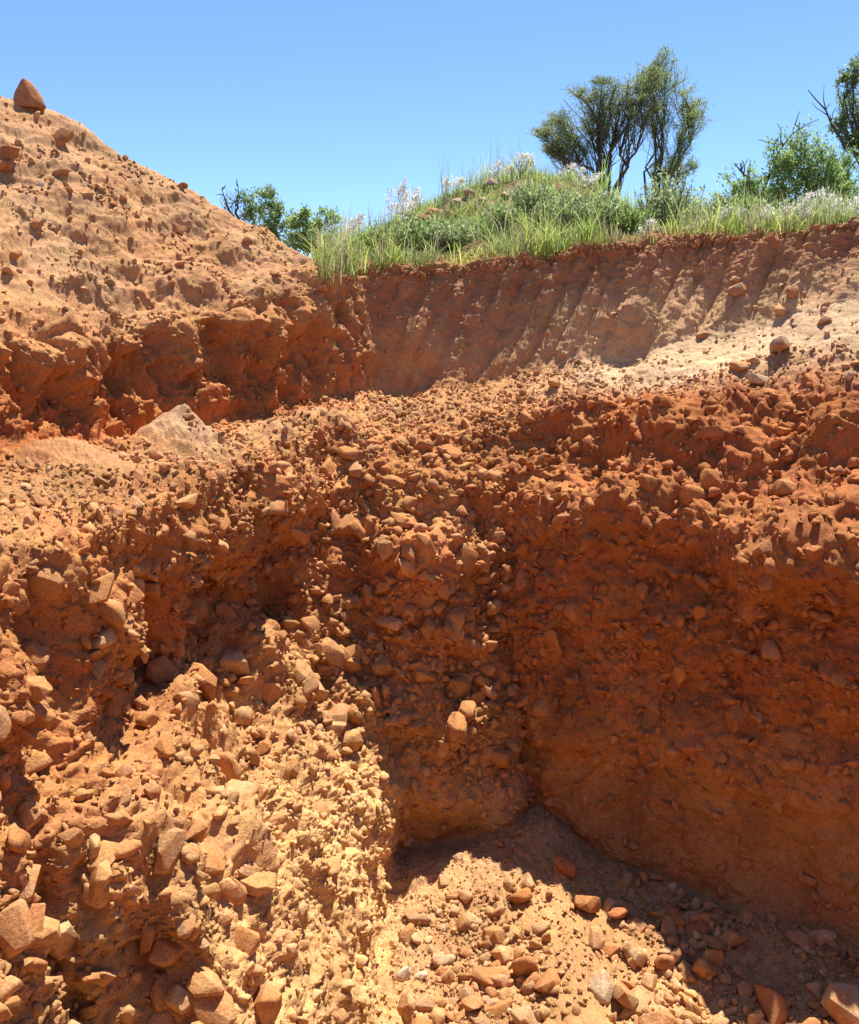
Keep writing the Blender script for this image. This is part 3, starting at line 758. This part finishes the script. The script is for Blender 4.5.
def leaves(mb, centers, size, cols, r, long=2.2, up=0.0):
    """one small rhombic leaf per centre"""
    n = len(centers)
    dirn = r.normal(size=(n, 3)); dirn[:, 2] += up; dirn /= np.linalg.norm(dirn, axis=1, keepdims=True)
    side = np.cross(dirn, r.normal(size=(n, 3))); side /= np.linalg.norm(side, axis=1, keepdims=True) + 1e-9
    s = (size * r.uniform(.6, 1.4, n))[:, None]
    V = np.stack([centers, centers + dirn * s * .5 * long + side * s * .5, centers + dirn * s * long, centers + dirn * s * .5 * long - side * s * .5], 1).reshape(-1, 3)
    Fq = np.arange(n * 4).reshape(n, 4)
    c = cols[r.integers(len(cols), size=n)] * r.uniform(.65, 1.3, (n, 1))
    mb.add(V, Fq, np.repeat(c, 4, 0))
def ground_z(x, y):
    m = (VV >= ridx[11]) & (VV < ridx[15])
    dd = (Q[:, 0] - x) ** 2 + (Q[:, 1] - y) ** 2 + np.where(m, 0, 1e9)
    return float(Q[np.argmin(dd), 2])
def plant(name, label, cat, base_px, Y, blobs, lc, leaf, per, r_seed, trunk_r=.06, fork=.3, stems=1, twig_per=9, bare=(), up=0.2, spread=.6, long=2.2, group=None):
    r = np.random.default_rng(r_seed)
    bx, by = at(base_px, 400, Y)[:2]; bz = ground_z(bx, by) - .05
    root = empty(name, (bx, by, bz)); tag(root, label, cat, group)
    o = np.zeros(3); tr, cr = MB(), MB()
    B = []
    for (px, py, rx, ry) in blobs:
        p = np.array(at(px, py, Y)); p[1] += r.normal(0, .25) * rx * Y / F * 2
        B.append((p - np.array([bx, by, bz]), rx * Y / F, ry * Y / F))
    top = max(b[0][2] for b in B)
    lc = np.array(lc)
    forks = []
    for s in range(stems):
        cx = np.mean([b[0][0] for b in B[s::stems]]) * .35
        f = np.array([cx + r.normal(0, .05), r.normal(0, .05), top * fork])
        pth = bent(o + np.array([r.normal(0, .04) * s, 0, 0]), f, r, 6, .08)
        V, Fq = tube(pth, np.linspace(trunk_r, trunk_r * .72, 6), 8); tr.add(V, Fq); forks.append(f)
    for k, (c, rx, ry) in enumerate(B):
        f = forks[k % stems]
        pth = bent(f, c, r, 8, .12, .05); V, Fq = tube(pth, np.linspace(trunk_r * .55, trunk_r * .12, 8), 6); tr.add(V, Fq)
        for t in range(twig_per):
            g = r.normal(size=3); g /= np.linalg.norm(g); g *= r.uniform(.45, 1.0) ** .5
            e = c + g * np.array([rx, rx * .8, ry])
            st_ = pth[int(r.integers(3, 8))]
            tw = bent(st_, e, r, 5, .16, .03); V, Fq = tube(tw, np.linspace(trunk_r * .11, .003, 5), 4); tr.add(V, Fq)
            m = int(per * r.uniform(.5, 1.4))
            tt = r.uniform(.35, 1.05, m); ii = np.clip(tt * 4, 0, 3.99).astype(int); ff = (tt * 4 - ii)[:, None]
            ctr = tw[ii] * (1 - ff) + tw[ii + 1] * ff + r.normal(0, 1, (m, 3)) * np.array([rx, rx, ry]) * .16 * spread
            leaves(cr, ctr, leaf, lc, r, long, up)
    for (x0, y0, x1, y1) in bare:
        a = np.array(at(x0, y0, Y)) - (bx, by, bz); b = np.array(at(x1, y1, Y)) - (bx, by, bz)
        pth = bent(a, b, r, 7, .1); V, Fq = tube(pth, np.linspace(.025, .006, 7), 5); tr.add(V, Fq)
        for t in range(7):
            j = int(r.integers(2, 7)); e = pth[j] + r.normal(0, .5, 3) * np.linalg.norm(b - a) * .28 + np.array([0, 0, .1])
            V, Fq = tube(bent(pth[j], e, r, 5, .15), np.linspace(.009, .003, 5), 4); tr.add(V, Fq)
    tr.build('trunk', BARK, root)
    if cr.n: cr.build('crown', LEAF, root, False)
    return root
OLIVE = [(.25, .30, .12), (.31, .36, .15), (.20, .25, .095), (.36, .40, .20)]
GREEN = [(.29, .41, .13), (.35, .48, .15), (.23, .34, .10), (.39, .49, .20)]
GREY = [(.38, .46, .22), (.45, .52, .27), (.31, .40, .17)]
DARKG = [(.18, .25, .12), (.23, .30, .14), (.26, .33, .16)]
plant('acacia_tree', 'dark olive tree with spreading forked trunk, left of the two on the mound', 'tree', 610, 15.5,
      [(548, 136, 20, 8), (560, 120, 24, 9), (580, 98, 26, 11), (602, 86, 18, 8), (598, 120, 22, 9), (618, 104, 18, 13), (634, 84, 24, 13), (640, 108, 22, 11), (574, 142, 20, 7), (652, 74, 18, 9), (556, 146, 14, 6)],
      OLIVE, .009, 150, 501, .075, .28, 1, 28, (), .3, .7, 3.8)
plant('slender_tree', 'taller looser olive tree with thin crown right of the forked tree', 'tree', 646, 16.5,
      [(650, 92, 22, 18), (666, 74, 22, 14), (666, 56, 12, 9), (680, 98, 22, 14), (693, 106, 14, 10), (684, 125, 22, 14), (655, 118, 14, 14), (672, 150, 18, 12), (684, 165, 14, 12), (660, 170, 14, 10), (645, 70, 10, 9)],
      OLIVE + GREEN[:2], .009, 120, 502, .045, .3, 1, 22, (), .3, .7, 3.8)
plant('leafy_bush', 'big green leafy bush with bare branch near the right edge', 'bush', 790, 11.5,
      [(738, 186, 20, 26), (765, 172, 24, 30), (792, 162, 24, 32), (815, 162, 24, 30), (835, 180, 22, 26), (800, 195, 28, 18), (770, 200, 24, 16), (740, 208, 22, 12), (826, 200, 24, 16), (856, 172, 18, 28), (850, 200, 22, 14), (718, 205, 12, 12)],
      GREEN, .018, 105, 503, .02, .2, 3, 22, ((762, 195, 795, 125), (757, 200, 735, 165)), .3)
plant('tall_tree', 'tall green tree cut off by the right edge above the bush', 'tree', 858, 14.0,
      [(848, 80, 12, 15), (862, 70, 18, 16), (852, 105, 15, 14), (870, 100, 18, 20), (840, 125, 12, 11), (858, 135, 18, 14), (880, 130, 18, 20)],
      DARKG + GREEN[:1], .020, 70, 504, .05, .4, 1, 15, ((845, 150, 808, 90),), .1)
plant('green_shrub', 'dark green shrub rising behind the spoil heap slope', 'bush', 262, 14.0,
      [(250, 206, 16, 18), (268, 202, 17, 14), (262, 226, 20, 16), (282, 220, 18, 16), (275, 236, 18, 14)], DARKG + GREEN[:2], .020, 80, 505, .02, .2, 2, 16)
plant('green_shrub', 'bright green shrub between the dark shrub and the grassy mound', 'bush', 312, 13.5,
      [(294, 222, 18, 16), (310, 222, 18, 15), (326, 220, 18, 13), (320, 240, 22, 14), (298, 242, 20, 14)], GREEN, .020, 80, 506, .02, .2, 2, 16)
plant('bare_shrub', 'bare grey twiggy shrub on the skyline beside the spoil heap', 'bush', 236, 14.0,
      [(226, 200, 8, 10), (236, 194, 9, 9), (245, 204, 8, 10)], GREY, .02, 2, 507, .02, .3, 3, 12, ((238, 225, 222, 190), (238, 225, 238, 186)))
# feathery grey-green bush: many upright plumes
def plume_bush(name, label, px, py0, Y, h, w, n, seed, colr):
    r = np.random.default_rng(seed); bx, by, _ = at(px, 400, Y); bz = ground_z(bx, by) - .05
    root = empty(name, (bx, by, bz)); tag(root, label, 'bush'); tr, cr = MB(), MB()
    for k in range(n):
        a = r.uniform(0, 2 * math.pi); l = r.uniform(0, 1) ** .6
        tip = np.array([math.cos(a) * w * l, math.sin(a) * w * l * .8, h * r.uniform(.6, 1.05) * (1 - .3 * l * l)])
        pth = bent(np.array([math.cos(a) * .05, math.sin(a) * .05, 0]), tip, r, 6, .07, -.05)
        V, Fq = tube(pth, np.linspace(.008, .002, 6), 3); tr.add(V, Fq)
        m = 46; tt = r.uniform(.25, 1, m) * 5; ii = np.clip(tt, 0, 4.99).astype(int); ff = (tt - ii)[:, None]
        leaves(cr, pth[ii] * (1 - ff) + pth[ii + 1] * ff + r.normal(0, .018, (m, 3)), .014, np.array(colr), r, 3.4, 1.0)
    tr.build('trunk', BARK, root); cr.build('crown', LEAF, root, False)
plume_bush('feathery_bush', 'feathery grey green bush standing in grass below the slender tree', 660, 235, 10.6, .78, .42, 120, 511, GREY)
plume_bush('feathery_bush', 'smaller feathery grey green bush in grass right of the mound top', 560, 235, 10.4, .55, .38, 80, 512, GREY + GREEN[:1])
plume_bush('feathery_bush', 'feathery green bush in the grass left of the mound top', 420, 235, 10.6, .5, .35, 80, 513, GREY + GREEN)

for k, (px, Y, h, w, n, lab, c) in enumerate((
        (350, 9.9, .34, .26, 60, 'low yellow green bushy clump at the left end of the bank top', [(.34, .44, .10), (.28, .38, .09)]),
        (385, 10.6, .42, .30, 70, 'light green rounded clump below the white seed heads at left', [(.32, .42, .12), (.27, .36, .12)]),
        (455, 10.4, .36, .34, 70, 'grey green low bush at the foot of the mound, left of centre', GREY),
        (500, 10.6, .40, .34, 70, 'soft green bush in front of the middle of the mound', GREEN + GREY[:1]),
        (530, 10.9, .46, .30, 60, 'pale grey green bush on the right flank of the mound', GREY),
        (595, 10.2, .48, .34, 80, 'soft grey green bush left of the tallest feathery bush', GREY + GREEN[:1]),
        (625, 10.0, .36, .26, 60, 'small bright green clump between the feathery bushes', [(.30, .40, .10), (.25, .35, .10)]),
        (700, 10.2, .42, .36, 80, 'grey green bush right of the tallest feathery bush', GREY),
        (735, 9.6, .34, .30, 60, 'low green clump in front of the big leafy bush, left side', GREEN),
        (790, 9.3, .30, .34, 70, 'pale low clump in front of the big leafy bush, right side', GREY + GREEN[:1]),
        (835, 9.2, .34, .32, 70, 'low grey green clump at the right end of the bank top', GREY))):
    plume_bush('low_bush', lab, px, 235, Y, h, w, n, 520 + k, c)
# grass: blades over the top ground, thick near the rim, over the mound
gr = np.random.default_rng(601)
gmask = ((VV > ridx[11] + 1) & (VV < ridx[13]) & (Q[:, 1] > 6.5) & (Q[:, 1] < 15) & (PX > 318) & (PX < W + 40)).astype(float)
def grass(name, n, hmin, hmax, width, cols_, seed, dens, lean=.35, tuft=.05, per=9):
    r = np.random.default_rng(seed)
    w = ea * gmask * dens; w /= w.sum()
    ci_ = r.choice(len(w), size=n // per, p=w)
    ht = r.uniform(hmin, hmax, len(ci_)) * (.35 + 1.3 * np.clip(fbm(Q[ci_], 1.6, 3, 81) * 1.4 + .42, 0, 1))
    tc = np.array(cols_)[r.integers(len(cols_), size=len(ci_))]
    B0 = np.repeat(Q[ci_], per, 0) + r.normal(0, tuft, (len(ci_) * per, 3)) * np.array([1, 1, .1])
    hh = np.repeat(ht, per) * r.uniform(.5, 1.1, len(B0)); cc = np.repeat(tc, per, 0) * r.uniform(.75, 1.25, (len(B0), 1))
    a = r.uniform(0, 2 * math.pi, len(B0)); ln = np.abs(r.normal(0, lean, len(B0)))
    dr = np.stack([np.cos(a), np.sin(a), np.zeros_like(a)], 1)
    sd_ = np.stack([-np.sin(a), np.cos(a), np.zeros_like(a)], 1); ang = r.uniform(-1, 1, len(B0))[:, None]; sd_ = sd_ * np.sqrt(1 - ang ** 2 * .8) + dr * ang * .9
    segs = []
    for t, wd in ((0, 1.), (.4, .9), (.75, .6), (1., .08)):
        c = B0 + dr * (ln * hh * t ** 2)[:, None] + np.array([0, 0, 1]) * (hh * t * (1 - .25 * ln * t))[:, None]
        segs += [c - sd_ * width * wd / 2, c + sd_ * width * wd / 2]
    V = np.stack(segs, 1); n_ = len(B0)
    base = np.arange(n_)[:, None] * 8
    Fq = np.concatenate([base + np.array([[k, k + 1, k + 3, k + 2]]) for k in (0, 2, 4)], 0)
    me = mesh_np(name, V.reshape(-1, 3), Fq, LEAF, np.repeat(cc, 8, 0), False)
    return me
rimd = 1 + 2.0 * np.exp(-((VV - ridx[11]) / 22.0))
patch = np.clip(.4 + 2.0 * fbm(FP, .9, 3, 83), 0.08, 1); md = (1 + 1.6 * gm) * patch * (1 - .55 * np.clip((Q[:, 2] - 5.3) * 3, 0, 1) * (gm > .2))
YG = [(.38, .49, .10), (.48, .57, .13), (.27, .38, .09), (.44, .48, .19), (.33, .39, .17)]
tag(obj('grass', grass('grass', 30000, .10, .38, .009, YG, 602, rimd * md, .62, .06, 14)), 'bright green grass growing on the mound and along the bank top', 'grass', kind='stuff')
tag(obj('short_grass', grass('short_grass', 15000, .06, .16, .010, [(.24, .32, .08), (.30, .36, .10), (.30, .27, .13), (.20, .26, .09)], 606, 1 + rimd, .5)), 'short green turf between the taller tufts on the bank top', 'grass', kind='stuff')
tag(obj('dry_grass', grass('dry_grass', 5200, .22, .5, .008, [(.36, .32, .18), (.42, .38, .24), (.28, .28, .14)], 603, rimd * patch, .4)), 'pale dry grass stalks among the green grass', 'grass', kind='stuff')
# white seed plumes
sr2 = np.random.default_rng(604); mbp = MB()
spots = [(400, 188, 11.5), (395, 195, 11.3), (405, 184, 11.6), (515, 165, 12.3), (505, 170, 12.3), (520, 160, 12.3), (570, 178, 12.0), (585, 182, 12.0), (455, 180, 12), (350, 215, 10.5),
         (680, 235, 9.6), (700, 230, 9.6), (730, 205, 9.4), (760, 215, 9.2), (800, 205, 9.0), (822, 200, 9.0), (845, 205, 8.9), (640, 235, 9.8), (780, 222, 9.0), (835, 212, 8.8)]
for (px, py, Y) in spots:
    for k in range(4):
        t = np.array(at(px + sr2.normal(0, 7), py + sr2.normal(0, 7), Y)); bz = ground_z(t[0], Y)
        b = np.array([t[0] + sr2.normal(0, .06), Y + sr2.normal(0, .06), bz])
        pth = bent(b, t, sr2, 6, .06); V, Fq = tube(pth, np.linspace(.003, .002, 6), 3); mbp.add(V, Fq, (.35, .33, .2))
        m = 240; tt = sr2.uniform(.70, 1.02, m); ctr = b + (t - b) * tt[:, None] + (t - b)[None] * 0 + sr2.normal(0, .032, (m, 3)) * (1.05 - tt)[:, None] * 4 + np.array([.10, 0, -.02]) * ((tt - .7) ** 1.5)[:, None] * 3
        leaves(mbp, ctr, .0075, np.array([(.82, .80, .74), (.74, .70, .62)]), sr2, 3.5, .8)
o = mbp.build('seed_plumes', LEAF, None, False); tag(o, 'white feathery grass seed heads above the green grass', 'grass', kind='stuff')
# stones lying on the mound
mr_ = np.random.default_rng(605)
ORD = ('first', 'second', 'third', 'fourth', 'fifth', 'sixth', 'seventh', 'eighth', 'ninth', 'tenth', 'eleventh', 'twelfth')
for k, (px, py, w) in enumerate(((432, 226, 26), (437, 214, 20), (450, 212, 12), (457, 198, 13), (470, 188, 12), (482, 198, 12), (492, 182, 16), (504, 190, 12), (514, 210, 12), (522, 186, 14), (531, 205, 12), (540, 192, 13), (549, 205, 10), (557, 186, 12))):
    m = (VV > ridx[12] - 20) & (VV < ridx[13]) & (Q[:, 1] < MOUND[1] + .6)
    i = int(np.argmin((PX - px) ** 2 + (PY - py - 6) ** 2 + np.where(m, 0, 1e9)))
    o = put_stone('rock', None, i, w * .62 * PD[i] / F, mr_, .35, .2, .5, colr=(.33, .21, .14) if k < 2 else (.40 + .1 * (k % 3), .30 + .08 * (k % 3), .22 + .06 * (k % 3)))
    tag(o, ('larger brown rock low on the left side of the grassy mound', 'smaller brown rock above the larger one on the left side of the grassy mound')[k] if k < 2 else f'{ORD[k - 2]} greyish stone from the left among the grass near the mound top', 'rock', None if k < 2 else 'stones on the grassy mound')


# thin roots hanging out of the lip of the bank
rr = np.random.default_rng(701); mbr = MB()
for i in scatter(((VV > ridx[11] - 7) & (VV < ridx[11]) & (UU >= ci('B2')) & (UU < ci('R4'))).astype(float), 70, None, rr):
    a = Q[i] - FN[i] * .03; b = a + FN[i] * rr.uniform(.03, .09) + np.array([rr.normal(0, .06), 0, -rr.uniform(.06, .28)])
    V, Fq = tube(bent(a, b, rr, 6, .15, .1), np.linspace(.005, .0015, 6), 4); mbr.add(V, Fq)
tag(mbr.build('roots', BARK, bank_o), kind='stuff')
